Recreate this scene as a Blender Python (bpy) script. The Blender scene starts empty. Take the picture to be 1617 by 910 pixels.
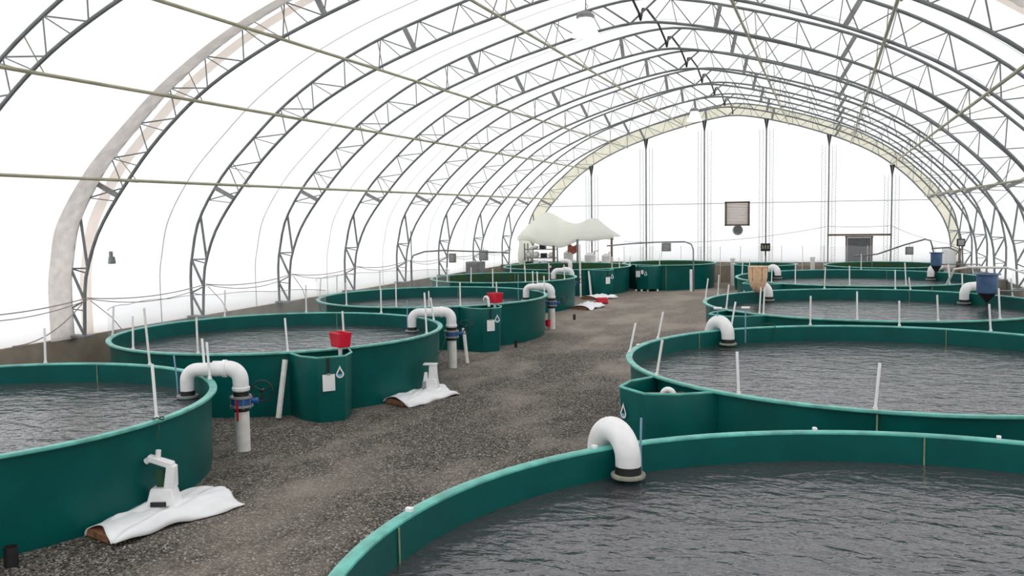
import bpy, math, random
from mathutils import Vector, Matrix
random.seed(7)
C = bpy.context.scene
R = math.radians
# ------------------------------------------------------------------ camera
cam_data = bpy.data.cameras.new('camera'); cam = bpy.data.objects.new('camera', cam_data)
C.collection.objects.link(cam); C.camera = cam
cam_data.sensor_width = 36; cam_data.lens = 36 * 1417.9 / 1617; cam_data.clip_start = .05; cam_data.clip_end = 400
rt = Vector((0.943419, 0.331251, -0.015286)); dn = Vector((0.012121, -0.080513, -0.99668)); fw = Vector((-0.331381, 0.940101, -0.079973))
M = Matrix((rt, -dn, -fw)).transposed().to_4x4(); M.translation = Vector((0, 0, 3.9))
cam.matrix_world = M
# ------------------------------------------------------------------ light
W = bpy.data.worlds.new('overcast_sky'); C.world = W; W.use_nodes = True
bg = W.node_tree.nodes['Background']; bg.inputs[0].default_value = (.97, .985, 1, 1); bg.inputs[1].default_value = 1.85
C.view_settings.view_transform = 'Standard'; C.view_settings.look = 'None'
C.view_settings.gamma = 1; C.view_settings.use_curve_mapping = False; C.view_settings.exposure = 0
C.cycles.max_bounces = 8; C.cycles.diffuse_bounces = 5; C.cycles.glossy_bounces = 4
C.cycles.transparent_max_bounces = 12; C.cycles.caustics_reflective = False; C.cycles.caustics_refractive = False

# ------------------------------------------------------------------ materials
def mat(name, col, rough=.5, metal=0, noise=0, nscale=4, bump=0, bscale=30, spec=.5, emit=None, estr=0, col2=None, detail=4):
    m = bpy.data.materials.new(name); m.use_nodes = True; N = m.node_tree.nodes; L = m.node_tree.links
    b = N['Principled BSDF']; b.inputs['Roughness'].default_value = rough; b.inputs['Metallic'].default_value = metal
    b.inputs['Specular IOR Level'].default_value = spec
    b.inputs['Base Color'].default_value = (*col, 1)
    tc = N.new('ShaderNodeTexCoord')
    if noise or col2:
        n = N.new('ShaderNodeTexNoise'); n.inputs['Scale'].default_value = nscale; n.inputs['Detail'].default_value = detail
        L.new(tc.outputs['Object'], n.inputs['Vector'])
        r = N.new('ShaderNodeValToRGB'); r.color_ramp.elements[0].position = .35; r.color_ramp.elements[1].position = .65
        c2 = col2 or tuple(min(1, c * (1 + noise)) for c in col)
        c1 = col if col2 else tuple(c * (1 - noise) for c in col)
        r.color_ramp.elements[0].color = (*c1, 1); r.color_ramp.elements[1].color = (*c2, 1)
        L.new(n.outputs['Fac'], r.inputs[0]); L.new(r.outputs[0], b.inputs['Base Color'])
    if bump:
        n2 = N.new('ShaderNodeTexNoise'); n2.inputs['Scale'].default_value = bscale; n2.inputs['Detail'].default_value = 3
        L.new(tc.outputs['Object'], n2.inputs['Vector'])
        bp = N.new('ShaderNodeBump'); bp.inputs['Strength'].default_value = bump; bp.inputs['Distance'].default_value = .02
        L.new(n2.outputs['Fac'], bp.inputs['Height']); L.new(bp.outputs[0], b.inputs['Normal'])
    if emit:
        b.inputs['Emission Color'].default_value = (*emit, 1); b.inputs['Emission Strength'].default_value = estr
    return m

def fabric(name, col, trans=.6, col_t=None, nscale=(.25, 3, 3), amt=.03):
    m = bpy.data.materials.new(name); m.use_nodes = True; N = m.node_tree.nodes; L = m.node_tree.links
    N.remove(N['Principled BSDF']); out = N['Material Output']
    d = N.new('ShaderNodeBsdfDiffuse'); t = N.new('ShaderNodeBsdfTranslucent'); mx = N.new('ShaderNodeMixShader')
    mx.inputs[0].default_value = trans
    tc = N.new('ShaderNodeTexCoord'); mp = N.new('ShaderNodeMapping'); mp.inputs['Scale'].default_value = nscale
    n = N.new('ShaderNodeTexNoise'); n.inputs['Scale'].default_value = 1; n.inputs['Detail'].default_value = 5
    L.new(tc.outputs['Object'], mp.inputs[0]); L.new(mp.outputs[0], n.inputs['Vector'])
    r = N.new('ShaderNodeValToRGB'); r.color_ramp.elements[0].position = .3; r.color_ramp.elements[1].position = .7
    r.color_ramp.elements[0].color = (*[c * (1 - amt) for c in col], 1); r.color_ramp.elements[1].color = (*col, 1)
    L.new(n.outputs['Fac'], r.inputs[0]); L.new(r.outputs[0], d.inputs[0]); L.new(r.outputs[0], t.inputs[0])
    L.new(d.outputs[0], mx.inputs[1]); L.new(t.outputs[0], mx.inputs[2]); L.new(mx.outputs[0], out.inputs[0])
    return m

def sheer(name, col, cover):
    m = bpy.data.materials.new(name); m.use_nodes = True; N = m.node_tree.nodes; L = m.node_tree.links
    N.remove(N['Principled BSDF']); out = N['Material Output']
    d = N.new('ShaderNodeBsdfDiffuse'); d.inputs[0].default_value = (*col, 1); t = N.new('ShaderNodeBsdfTransparent')
    mx = N.new('ShaderNodeMixShader'); mx.inputs[0].default_value = cover
    L.new(t.outputs[0], mx.inputs[1]); L.new(d.outputs[0], mx.inputs[2]); L.new(mx.outputs[0], out.inputs[0])
    return m

def water_mat():
    m = bpy.data.materials.new('murky_water'); m.use_nodes = True; N = m.node_tree.nodes; L = m.node_tree.links
    b = N['Principled BSDF']; b.inputs['Roughness'].default_value = .05; b.inputs['IOR'].default_value = 1.72
    b.inputs['Base Color'].default_value = (.055, .052, .058, 1); b.inputs['Specular IOR Level'].default_value = .6
    tc = N.new('ShaderNodeTexCoord'); prev = None
    for sc, dist, det in ((1.6, .055, 2), (5.0, .026, 2), (17, .0062, 3)):
        mp = N.new('ShaderNodeMapping'); mp.inputs['Scale'].default_value = (1, 1.5, 1); mp.inputs['Rotation'].default_value = (0, 0, R(12))
        L.new(tc.outputs['Object'], mp.inputs[0])
        n = N.new('ShaderNodeTexNoise'); n.inputs['Scale'].default_value = sc; n.inputs['Detail'].default_value = det
        n.inputs['Distortion'].default_value = .6
        L.new(mp.outputs[0], n.inputs['Vector'])
        bp = N.new('ShaderNodeBump'); bp.inputs['Strength'].default_value = 1; bp.inputs['Distance'].default_value = dist
        L.new(n.outputs['Fac'], bp.inputs['Height'])
        if prev: L.new(prev.outputs[0], bp.inputs['Normal'])
        prev = bp
    L.new(prev.outputs[0], b.inputs['Normal'])
    return m

def gravel_mat():
    m = bpy.data.materials.new('crushed_gravel'); m.use_nodes = True; N = m.node_tree.nodes; L = m.node_tree.links
    b = N['Principled BSDF']; b.inputs['Roughness'].default_value = .9; b.inputs['Specular IOR Level'].default_value = .2
    tc = N.new('ShaderNodeTexCoord')
    v = N.new('ShaderNodeTexVoronoi'); v.inputs['Scale'].default_value = 46; L.new(tc.outputs['Object'], v.inputs['Vector'])
    r = N.new('ShaderNodeValToRGB'); e = r.color_ramp.elements
    e[0].position = 0; e[0].color = (.012, .012, .013, 1); e[1].position = 1; e[1].color = (.27, .24, .215, 1)
    x = e.new(.42); x.color = (.070, .064, .056, 1)
    x = e.new(.78); x.color = (.19, .168, .14, 1)
    x = e.new(.93); x.color = (.33, .29, .25, 1)
    e[-1].color = (.6, .57, .52, 1)
    sp = N.new('ShaderNodeSeparateColor'); L.new(v.outputs['Color'], sp.inputs[0]); L.new(sp.outputs[0], r.inputs[0])
    # dry dusty patches with shapes of their own
    mp = N.new('ShaderNodeMapping'); mp.inputs['Scale'].default_value = (.55, .28, 1); mp.inputs['Location'].default_value = (2.2, .6, 0)
    n = N.new('ShaderNodeTexNoise'); n.inputs['Scale'].default_value = 1; n.inputs['Detail'].default_value = 6; n.inputs['Roughness'].default_value = .62
    L.new(tc.outputs['Object'], mp.inputs[0]); L.new(mp.outputs[0], n.inputs['Vector'])
    r2 = N.new('ShaderNodeValToRGB'); r2.color_ramp.elements[0].position = .46; r2.color_ramp.elements[1].position = .72
    r2.color_ramp.elements[0].color = (0, 0, 0, 1); r2.color_ramp.elements[1].color = (.85, .85, .85, 1)
    L.new(n.outputs['Fac'], r2.inputs[0])
    sx = N.new('ShaderNodeSeparateXYZ'); L.new(tc.outputs['Object'], sx.inputs[0])
    mr = N.new('ShaderNodeMapRange'); mr.inputs['From Min'].default_value = 22; mr.inputs['From Max'].default_value = 31; mr.inputs['To Max'].default_value = .5
    wv = N.new('ShaderNodeMath'); wv.operation = 'MULTIPLY_ADD'; wv.inputs[1].default_value = 9; L.new(n.outputs['Fac'], wv.inputs[0]); L.new(sx.outputs['Y'], wv.inputs[2])
    wo = N.new('ShaderNodeMath'); wo.operation = 'SUBTRACT'; wo.inputs[1].default_value = 4.5; L.new(wv.outputs[0], wo.inputs[0]); L.new(wo.outputs[0], mr.inputs['Value'])
    ad = N.new('ShaderNodeMath'); ad.operation = 'ADD'; ad.use_clamp = True; L.new(mr.outputs[0], ad.inputs[0]); L.new(r2.outputs[0], ad.inputs[1])
    mx = N.new('ShaderNodeMix'); mx.data_type = 'RGBA'; mx.inputs['B'].default_value = (.36, .31, .26, 1)
    L.new(ad.outputs[0], mx.inputs['Factor']); L.new(r.outputs[0], mx.inputs['A'])
    L.new(mx.outputs['Result'], b.inputs['Base Color'])
    bp = N.new('ShaderNodeBump'); bp.inputs['Strength'].default_value = .9; bp.inputs['Distance'].default_value = .02
    L.new(v.outputs['Distance'], bp.inputs['Height']); bp.invert = True; L.new(bp.outputs[0], b.inputs['Normal'])
    return m

MT = dict(
    teal=mat('teal_fibreglass', (.0004, .092, .082), .36, noise=.12, nscale=1.5, bump=.15, bscale=3, spec=.25),
    tealrim=mat('toplit_teal_rim', (.10, .42, .35), .34, noise=.25, nscale=5),  # paler than the tank walls: light from above put into the colour
    algae=mat('algae_lining', (.03, .075, .012), .8, col2=(.004, .07, .045), nscale=3),
    dark=mat('dark_rubber', (.012, .012, .013), .6, noise=.2),
    pvc=mat('white_pvc', (.87, .86, .85), .35, noise=.05, nscale=6),
    pvcold=mat('weathered_white_pvc', (.80, .775, .73), .45, noise=.07, nscale=9),
    blue=mat('blue_valve_paint', (.015, .11, .36), .4, noise=.15),
    grey=mat('grey_flange', (.30, .31, .30), .5, metal=.2, noise=.12, nscale=12),
    steel=mat('galvanised_steel', (.20, .215, .215), .5, metal=.3, noise=.18, nscale=3),
    plate=mat('galvanised_plate', (.24, .24, .235), .55, metal=.2, noise=.15, nscale=6),
    purlin=mat('yellowed_galvanised_tube', (.42, .40, .27), .5, metal=.2, noise=.15, nscale=2),
    concrete=mat('stained_concrete', (.25, .205, .155), .9, col2=(.36, .31, .25), nscale=1.3, bump=.3, bscale=20, detail=8),
    gravel=gravel_mat(), water=water_mat(),
    red=mat('red_plastic', (.68, .008, .035), .4, noise=.08),
    wood=mat('raw_wood', (.20, .085, .04), .8, col2=(.34, .17, .09), nscale=8),
    paper=mat('white_paper', (.88, .88, .87), .7, noise=.02),
    bluep=mat('blue_hopper_plastic', (.06, .12, .24), .45, noise=.15, nscale=5),
    tan=mat('tan_woven_bag', (.80, .47, .27), .8, col2=(.92, .64, .42), nscale=14, bump=.5, bscale=40),
    palebl=mat('pale_blue_tubing', (.23, .38, .52), .3, noise=.05),
    rope=mat('grey_rope', (.36, .29, .28), .8, noise=.1),
    door=mat('grey_door_paint', (.12, .12, .13), .5, noise=.06),
    timber=mat('brown_timber', (.16, .11, .075), .8, noise=.2, nscale=8),
    black=mat('black_plastic', (.01, .01, .011), .5, noise=.1),
    fabric=fabric('translucent_cover', (.93, .925, .925), .62, amt=.11, nscale=(.5, .35, 3.5)),
    gable=fabric('translucent_gable', (.90, .895, .90), .60, amt=.02, nscale=(2, 2, .3)),
    cream=fabric('cream_translucent_strip', (.89, .86, .72), .58, amt=.12, nscale=(2, 2, 2)),
    flap=fabric('grey_wrinkled_flap', (.86, .80, .76), .56, amt=.22, nscale=(2, 5, 5)),
    peach=fabric('peach_seam_tape', (.95, .86, .79), .62, amt=.06),
    seam=fabric('weld_seam', (.50, .50, .51), .55, amt=.02),
    sheet=mat('white_tarpaulin', (.88, .88, .88), .6, noise=.04, nscale=3, bump=.25, bscale=9),
    canopy=fabric('milky_polythene', (.95, .95, .90), .62, amt=.04, nscale=(1.5, 1.5, 1.5)),
    net=sheer('fine_white_netting', (.72, .72, .72), .20),
    lampglow=mat('glowing_diffuser', (.9, .9, .9), .4, emit=(1, 1, 1), estr=1.4),
    cloudy=sheer('cloudy_plastic_sheet', (.85, .85, .85), .7),
)

# ------------------------------------------------------------------ mesh helpers
class MB:
    def __init__(s): s.v = []; s.f = []
    def add(s, vs, fs):
        o = len(s.v); s.v += [tuple(v) for v in vs]; s.f += [tuple(i + o for i in f) for f in fs]; return s
    def box(s, c, d, rz=0, taper=1):
        c = Vector(c); ca, sa = math.cos(rz), math.sin(rz); vs = []
        for z in (-1, 1):
            k = taper if z > 0 else 1
            for x, y in ((-1, -1), (1, -1), (1, 1), (-1, 1)):
                X, Y = x * d[0] / 2 * k, y * d[1] / 2 * k
                vs.append(c + Vector((X * ca - Y * sa, X * sa + Y * ca, z * d[2] / 2)))
        return s.add(vs, [(3, 2, 1, 0), (4, 5, 6, 7), (0, 1, 5, 4), (1, 2, 6, 5), (2, 3, 7, 6), (3, 0, 4, 7)])
    def tube(s, pts, r, n=8, closed=False):
        P = [Vector(p) for p in pts]; K = len(P); rr = r if isinstance(r, (list, tuple)) else [r] * K
        T = []
        for i in range(K):
            if closed: t = P[(i + 1) % K] - P[i - 1]
            else: t = P[min(i + 1, K - 1)] - P[max(i - 1, 0)]
            T.append(t.normalized())
        up = Vector((0, 0, 1)) if abs(T[0].z) < .9 else Vector((1, 0, 0))
        u = T[0].cross(up).normalized(); vs = []
        for i in range(K):
            u = (u - T[i] * u.dot(T[i])).normalized(); w = T[i].cross(u)
            for k in range(n):
                a = 2 * math.pi * k / n; vs.append(P[i] + (u * math.cos(a) + w * math.sin(a)) * rr[i])
        fs = []
        for i in range(K if closed else K - 1):
            j = (i + 1) % K
            for k in range(n): fs.append((i * n + k, i * n + (k + 1) % n, j * n + (k + 1) % n, j * n + k))
        if not closed: fs += [tuple(range(n))[::-1], tuple((K - 1) * n + k for k in range(n))]
        return s.add(vs, fs)
    def lathe(s, prof, n=48, c=(0, 0, 0), closed=False, a0=0, a1=2 * math.pi):
        full = abs(a1 - a0 - 2 * math.pi) < 1e-6; m = n if full else n + 1; vs = []; K = len(prof)
        for i in range(m):
            a = a0 + (a1 - a0) * i / n
            for r, z in prof: vs.append((c[0] + r * math.cos(a), c[1] + r * math.sin(a), c[2] + z))
        fs = []
        for i in range(n):
            j = (i + 1) % m
            for k in range(K if closed else K - 1):
                l = (k + 1) % K; fs.append((i * K + k, j * K + k, j * K + l, i * K + l))
        return s.add(vs, fs)
    def prism(s, poly, z0, z1, cap0=True, cap1=True):
        n = len(poly); vs = [(x, y, z0) for x, y in poly] + [(x, y, z1) for x, y in poly]
        fs = [(i, (i + 1) % n, n + (i + 1) % n, n + i) for i in range(n)]
        if cap0: fs.append(tuple(range(n))[::-1])
        if cap1: fs.append(tuple(n + i for i in range(n)))
        return s.add(vs, fs)
    def grid(s, fn, nu, nv):
        vs = [fn(i / nu, j / nv) for i in range(nu + 1) for j in range(nv + 1)]
        fs = [(i * (nv + 1) + j, (i + 1) * (nv + 1) + j, (i + 1) * (nv + 1) + j + 1, i * (nv + 1) + j + 1) for i in range(nu) for j in range(nv)]
        return s.add(vs, fs)
    def build(s, name, m, parent=None, smooth=True, bevel=0, solid=0, label=None):
        me = bpy.data.meshes.new(name); me.from_pydata([tuple(v) for v in s.v], [], s.f); me.update()
        me.materials.append(m)
        if smooth:
            me.polygons.foreach_set('use_smooth', [True] * len(me.polygons)); me.set_sharp_from_angle(angle=R(38))
        o = bpy.data.objects.new(name, me); C.collection.objects.link(o)
        if parent: o.parent = parent
        if solid: k = o.modifiers.new('thick', 'SOLIDIFY'); k.thickness = solid; k.offset = 0
        if bevel: k = o.modifiers.new('bevel', 'BEVEL'); k.width = bevel; k.segments = 2; k.limit_method = 'ANGLE'
        if label: o['label'] = label
        return o

def tag(o, label=None, cat=None, group=None, kind=None):
    if label: o['label'] = label
    if cat: o['category'] = cat
    if group: o['group'] = group
    if kind: o['kind'] = kind
    return o
def empty(name, loc, rz=0):
    o = bpy.data.objects.new(name, None); C.collection.objects.link(o); o.location = loc; o.rotation_euler = (0, 0, rz)
    o.empty_display_size = .1; return o
def copy_tree(o, parent=None):
    c = o.copy(); C.collection.objects.link(c)
    if parent: c.parent = parent
    for ch in list(o.children): copy_tree(ch, c)
    return c
def struct(o, label=None): o['kind'] = 'structure'; tag(o, label); return o
def arc(c, r, a0, a1, n, ax, ay):
    c, ax, ay = Vector(c), Vector(ax), Vector(ay)
    return [c + ax * r * math.cos(a0 + (a1 - a0) * i / n) + ay * r * math.sin(a0 + (a1 - a0) * i / n) for i in range(n + 1)]
ORD = ['first', 'second', 'third', 'fourth', 'fifth', 'sixth', 'seventh', 'eighth', 'ninth', 'tenth', 'eleventh', 'twelfth', 'thirteenth', 'fourteenth', 'fifteenth']

# ------------------------------------------------------------------ building shell
CX = -5.0; XL, XR = -17.0, 6.4; YF, YB = -12.0, 51.2; ZC = 1.17
PO = [(12, 1.15), (12, 2.4), (11.9, 3.0), (11.73, 3.7), (11.46, 4.23), (11.07, 4.78), (10.62, 5.31), (9.84, 6.02), (8.73, 6.93), (7.3, 7.8), (5.9, 8.42), (4.5, 8.88), (3.0, 9.3), (1.5, 9.66), (0, 9.85)]
PI_ = [(11.63, 1.15), (11.54, 2.4), (11.37, 3.0), (11.1, 3.6), (10.68, 4.2), (10.18, 4.78), (9.52, 5.48), (8.76, 6.14), (7.95, 6.72), (7.0, 7.24), (5.75, 7.78), (4.15, 8.32), (3.0, 8.64), (1.5, 9.0), (0, 9.2)]
def mirror(p): return [(-x, z) for x, z in p] + [(x * (1 - .055 * min(1, x / 5)), z) for x, z in p[::-1]][1:]   # the right half stands a little steeper
def catmull(p, m=6):
    out = []
    for i in range(len(p) - 1):
        p0 = p[max(i - 1, 0)]; p1 = p[i]; p2 = p[i + 1]; p3 = p[min(i + 2, len(p) - 1)]
        for k in range(m):
            t = k / m; q = []
            for d in (0, 1):
                q.append(.5 * ((2 * p1[d]) + (-p0[d] + p2[d]) * t + (2 * p0[d] - 5 * p1[d] + 4 * p2[d] - p3[d]) * t * t + (-p0[d] + 3 * p1[d] - 3 * p2[d] + p3[d]) * t ** 3))
            out.append(tuple(q))
    out.append(p[-1]); return out
def resample(p, n):
    L = [0]
    for a, b in zip(p, p[1:]): L.append(L[-1] + math.hypot(b[0] - a[0], b[1] - a[1]))
    out = []; j = 0
    for i in range(n + 1):
        s = L[-1] * i / n
        while j < len(p) - 2 and L[j + 1] < s: j += 1
        t = (s - L[j]) / max(1e-9, L[j + 1] - L[j]); out.append((p[j][0] + (p[j + 1][0] - p[j][0]) * t, p[j][1] + (p[j + 1][1] - p[j][1]) * t))
    return out, L[-1]
OC, LO = resample(catmull(mirror(PO)), 1000); IC, LI = resample(catmull(mirror(PI_)), 1000)
def oc(t): return OC[max(0, min(1000, round(t * 1000)))]
def ic(t): return IC[max(0, min(1000, round(t * 1000)))]
def offset(p, d):
    out = []
    for i in range(len(p)):
        a = p[max(0, i - 1)]; b = p[min(len(p) - 1, i + 1)]; tx, tz = b[0] - a[0], b[1] - a[1]; l = math.hypot(tx, tz)
        out.append((p[i][0] - tz / l * d, p[i][1] + tx / l * d))
    return out
cov = offset(OC, .06)
cov[0] = (cov[0][0], ZC - .12); cov[-1] = (cov[-1][0], ZC - .12)
def gz(x, y):
    b = max(0, min(1, (15 - y) / 4)) * max(0, min(1, (-x - 2) / 4))
    return .09 * b + .012 * math.sin(x * 1.7 + y * .6) * math.sin(y * .9 - x)
struct(MB().grid(lambda u, v: (XL - 1 + (XR - XL + 2) * u, YF - 1 + (YB - YF + 2) * v, gz(XL - 1 + (XR - XL + 2) * u, YF - 1 + (YB - YF + 2) * v)), 90, 230).build('floor', MT['gravel']), 'dark crushed gravel floor with dusty tan patches')
step = 8
cv = cov[::step] + ([cov[-1]] if (len(cov) - 1) % step else [])
struct(MB().grid(lambda u, v: (CX + cv[round(u * (len(cv) - 1))][0], YF + (YB - YF) * v, cv[round(u * (len(cv) - 1))][1]), len(cv) - 1, 50).build('ceiling', MT['fabric']), 'white translucent fabric cover stretched over the arches')
def gable(y, name, hole=None):
    mb = MB(); base = [(CX + x, y, z) for x, z in cv]
    # vertical strips so the sheet triangulates cleanly
    n = len(base); lo = [(p[0], y, ZC - .12) for p in base]
    mb.add(base + lo, [(i, i + 1, n + i + 1, n + i) for i in range(n - 1)])
    return struct(mb.build(name, MT['gable'], smooth=False), 'white fabric gable wall')
gable(YB, 'wall_back'); gable(YF, 'wall_front')
struct(MB().box((XL - .2, (YF + YB) / 2, ZC / 2 - .2), (.4, YB - YF, ZC + .4)).build('wall_left', MT['concrete'], bevel=.015), 'stained concrete footing wall on the left')
struct(MB().box((XR + .2, (YF + YB) / 2, ZC / 2 - .2), (.4, YB - YF, ZC + .4)).build('wall_right', MT['concrete'], bevel=.015), 'stained concrete footing wall on the right')
struct(MB().box(((XL + XR) / 2, YB + .15, ZC / 2 - .2), (XR - XL, .3, ZC + .4)).build('trim_1', MT['concrete'], bevel=.015), 'concrete footing under the gable wall')
# cream strip between the chords of the last arch
mb = MB(); a = OC[::10]; b = IC[::10]; n = len(a)
mb.add([(CX + x, YB - .12, z) for x, z in a] + [(CX + x, YB - .12, z) for x, z in b], [(i, i + 1, n + i + 1, n + i) for i in range(n - 1)])
struct(mb.build('trim_2', MT['cream']), 'cream fabric strip behind the end arch')
# seams of the cover
def band(name, m, y0, y1, d, t0=0, t1=1, wr=0):
    p = offset(OC, d)[round(t0 * 1000):round(t1 * 1000) + 1:5]
    def fn(u, v):
        q = p[round(u * (len(p) - 1))]; k = wr * math.sin(u * 190 + 2.2 * math.sin(v * 6 + u * 31)) * (math.sin(v * math.pi) ** .5 if 0 < v < 1 else 0)
        l = math.hypot(q[0], q[1] - 3); return (CX + q[0] * (1 - k / 12), y0 + (y1 - y0) * v + wr * .6 * math.sin(u * 60), q[1] - abs(k) * .1)
    return MB().grid(fn, len(p) - 1, 8 if wr else 1).build(name, m)
for i in range(1, 9):
    y = 12.3 + 4.3 * i + 3.1
    struct(band('trim_%d' % (2 + i), MT['seam'], y - .022, y + .022, .035), 'faint weld seam of the fabric cover')
tag(band('seam_tape', MT['peach'], 16.92, 17.28, .02), 'narrow peach coloured tape strip behind the second arch', 'tape')

# ------------------------------------------------------------------ arches
def make_arch():
    root = empty('arch_truss', (CX, 0, 0))
    MB().tube([(x, 0, z) for x, z in OC[::12]] + [(OC[-1][0], 0, OC[-1][1])], .038, 8).build('outer_chord', MT['steel'], root)
    MB().tube([(x, 0, z) for x, z in IC[::12]] + [(IC[-1][0], 0, IC[-1][1])], .038, 8).build('inner_chord', MT['steel'], root)
    def bar(a, b, r, name='web_bar', m='steel'):
        a = Vector(a); b = Vector(b)
        return MB().tube([a, b], r, 6).build(name, MT[m], root)
    def P(c, s): q = (oc if c == 'o' else ic)(s); return (q[0], 0, q[1])
    # straight legs: heavy zigzag
    for sd in (0, 1):
        f = (lambda t: t) if sd == 0 else (lambda t: 1 - t)
        seq = [('i', .002), ('o', .022), ('i', .030), ('o', .052), ('i', .056), ('o', .092)]
        for k in range(len(seq) - 1):
            bar(P(seq[k][0], f(seq[k][1])), P(seq[k + 1][0], f(seq[k + 1][1])), .034 if k % 2 == 0 else .022)
        bar(P('o', f(.052)), P('i', f(.052)), .018); bar(P('o', f(.022)), P('i', f(.022)), .015)
        q0, q1 = Vector(P('o', f(.001))), Vector(P('i', f(.001)))
        MB().box(((q0.x + q1.x) / 2, 0, ZC + .03), (.62, .3, .06)).build('base_plate', MT['plate'], root, bevel=.008)
    nodes = 23
    for k in range(nodes):
        t = .108 + (1 - .216) * k / (nodes - 1)
        g = (1 - .216) / (nodes - 1)
        if abs(t - .5) < .01: continue
        o_ = P('o', t)
        for dt, r in ((-.40, .014), (.22, .012), (.60, .016)):
            s = t + dt * g
            if .095 < s < .905: bar(o_, P('i', s), r)
    for dt in (-.024, .024): bar(P('i', .5), P('o', .5 + dt), .03)
    # splice plates
    for xo in (-11.05, -5.15, -1.5, 2.2, 5.6, 10.45):
        i_ = min(range(1001), key=lambda k: abs(OC[k][0] - xo) + (0 if OC[k][1] > 3.6 else 9)); t = i_ / 1000
        a, b = Vector(P('o', t)), Vector(P('i', t)); d = (b - a).normalized(); w = Vector((d.z, 0, -d.x))
        mb = MB(); vs = []
        for p in (a, b):
            for sx, sy in ((-1, -1), (1, -1), (1, 1), (-1, 1)): vs.append(p + w * .055 * sx + Vector((0, .03 * sy, 0)))
        mb.add(vs, [(3, 2, 1, 0), (4, 5, 6, 7), (0, 1, 5, 4), (1, 2, 6, 5), (2, 3, 7, 6), (3, 0, 4, 7)]).build('splice_plate', MT['plate'], root, smooth=False)
    # raking knee braces to the purlins
    for xo in PURL:
        k = min(range(1001), key=lambda q: abs(IC[q][0] - xo) + (0 if IC[q][1] > 3.6 else 9)); t = k / 1000; q = ic(t)
        for s in (-1, 1): bar((q[0], .3, q[1] - .05), P('o', t + s * .012), .012, 'knee_brace', 'purlin')
    return root
PURL = (-10.1, -8.2, -5.9, -2.55, 2.95, 6.12, 8.1, 9.75)
a0 = make_arch(); YA = [12.3 + 4.3 * i for i in range(10)]; YA[-1] = 50.95
for i, y in enumerate(YA):
    o = a0 if i == 0 else copy_tree(a0)
    o.location.y = y
    tag(o, ('steel lattice arch truss spanning the hall, nearest the camera' if i == 0 else 'steel arch truss with the grey fabric flap behind it, second from camera' if i == 1 else
            'yellowish lattice arch standing against the gable wall' if i == 9 else 'steel lattice arch truss spanning the hall, %s counting away from camera' % ORD[i]), 'roof truss', 'lattice arches of the hall')
pl = ['left wall purlin tube nearest the floor', 'left side purlin tube, second up from floor', 'left purlin tube passing halfway up the roof', 'purlin tube just left of the ridge', 'purlin tube just right of the ridge', 'right purlin tube passing halfway up the roof', 'right side purlin tube, second up from floor', 'right wall purlin tube nearest the floor']
for k, xo in enumerate(PURL):
    q = min((q for q in IC if q[1] > 3.6), key=lambda q: abs(q[0] - xo))
    n_ = Vector((q[0], 0, q[1] - 2)).normalized()
    tag(MB().tube([(CX + q[0] - n_.x * .07, y, q[1] - n_.z * .07) for y in [3 + 4 * j for j in range(12)] + [51.0]], .036, 8).build('purlin', MT['purlin']), pl[k], 'purlin', 'long purlin tubes')
# dark ridge cable kinking at each arch
pts = []
for i, y in enumerate([8.0] + YA[:-1]):
    pts += [(CX + .02, y, 9.27), (CX + .03, y + .25, 9.62), (CX + .05, y + .8, 9.72), (CX + .05, y + 2.6, 9.66), (CX + .02, y + 4.05, 9.42)]
pts.append((CX, 50.9, 9.27))
tag(MB().tube(pts, .035, 6).build('ridge_cable', MT['dark']), 'dark kinked cable running along the ridge under the cover', 'cable')

# wrinkled flap tied along the second arch, wider at its feet
def flap(u, v):
    i = round(u * 1000); q = offset_in[i]; wd = .34 + .36 * min(1, abs(u - .5) / .42) ** 3
    k = (v * (1 - v) * 4) ** .5; wr = (.03 * math.sin(u * 330 + v * 7 * (1 if u < .5 else -1) + 1.6 * math.sin(u * 90)) + .018 * math.sin(u * 610 + v * 11)) * k
    bulge = .05 * k
    l = math.hypot(q[0], q[1] - 3); return (q[0] * (1 - (wr + bulge) / 12), -wd * v + .02, q[1] - abs(wr + bulge) * .4 * (1 if q[1] > 5 else 0))
offset_in = offset(OC, -.045)
arch2 = [o for o in C.objects if o.name.startswith('arch_truss') and abs(o.location.y - 16.6) < .1][0]
MB().grid(flap, 500, 10).build('fabric_flap', MT['flap'], arch2, label='wrinkled grey fabric flap along the outer chord')
# gable columns
def make_col(h):
    root = empty('gable_column', (0, 0, 0))
    MB().box((0, 0, h / 2 + ZC / 2), (.075, .08, h - ZC)).build('post', MT['steel'], root, bevel=.01)
    mb = MB()
    for s in (-1, 1):
        for dx in (.17, .36): mb.box((s * dx, .08, h / 2 + ZC / 2 - .25), (.024, .03, h - ZC - .5))
        k = 0; z = ZC + .1
        while z < h - .7:
            mb.tube([(s * .17, .08, z), (s * .36, .08, z + .16)], .009, 4); z += .16
    mb.build('lacing_strip', MT['net2'], root)
    for s in (-1, 1):
        MB().add([(s * .13, -.05, h), (s * .03, -.05, h), (s * .005, -.05, h - .62), (s * .02, -.05, h - .62), (s * .13, .05, h), (s * .03, .05, h), (s * .005, .05, h - .62), (s * .02, .05, h - .62)],
                 [(0, 1, 2, 3), (7, 6, 5, 4), (0, 4, 5, 1), (2, 6, 7, 3), (0, 3, 7, 4), (1, 5, 6, 2)]).build('bracket', MT['dark'], root, smooth=False)
    return root
MT['net2'] = mat('pale_lacing', (.60, .60, .56), .6, noise=.04)
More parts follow.
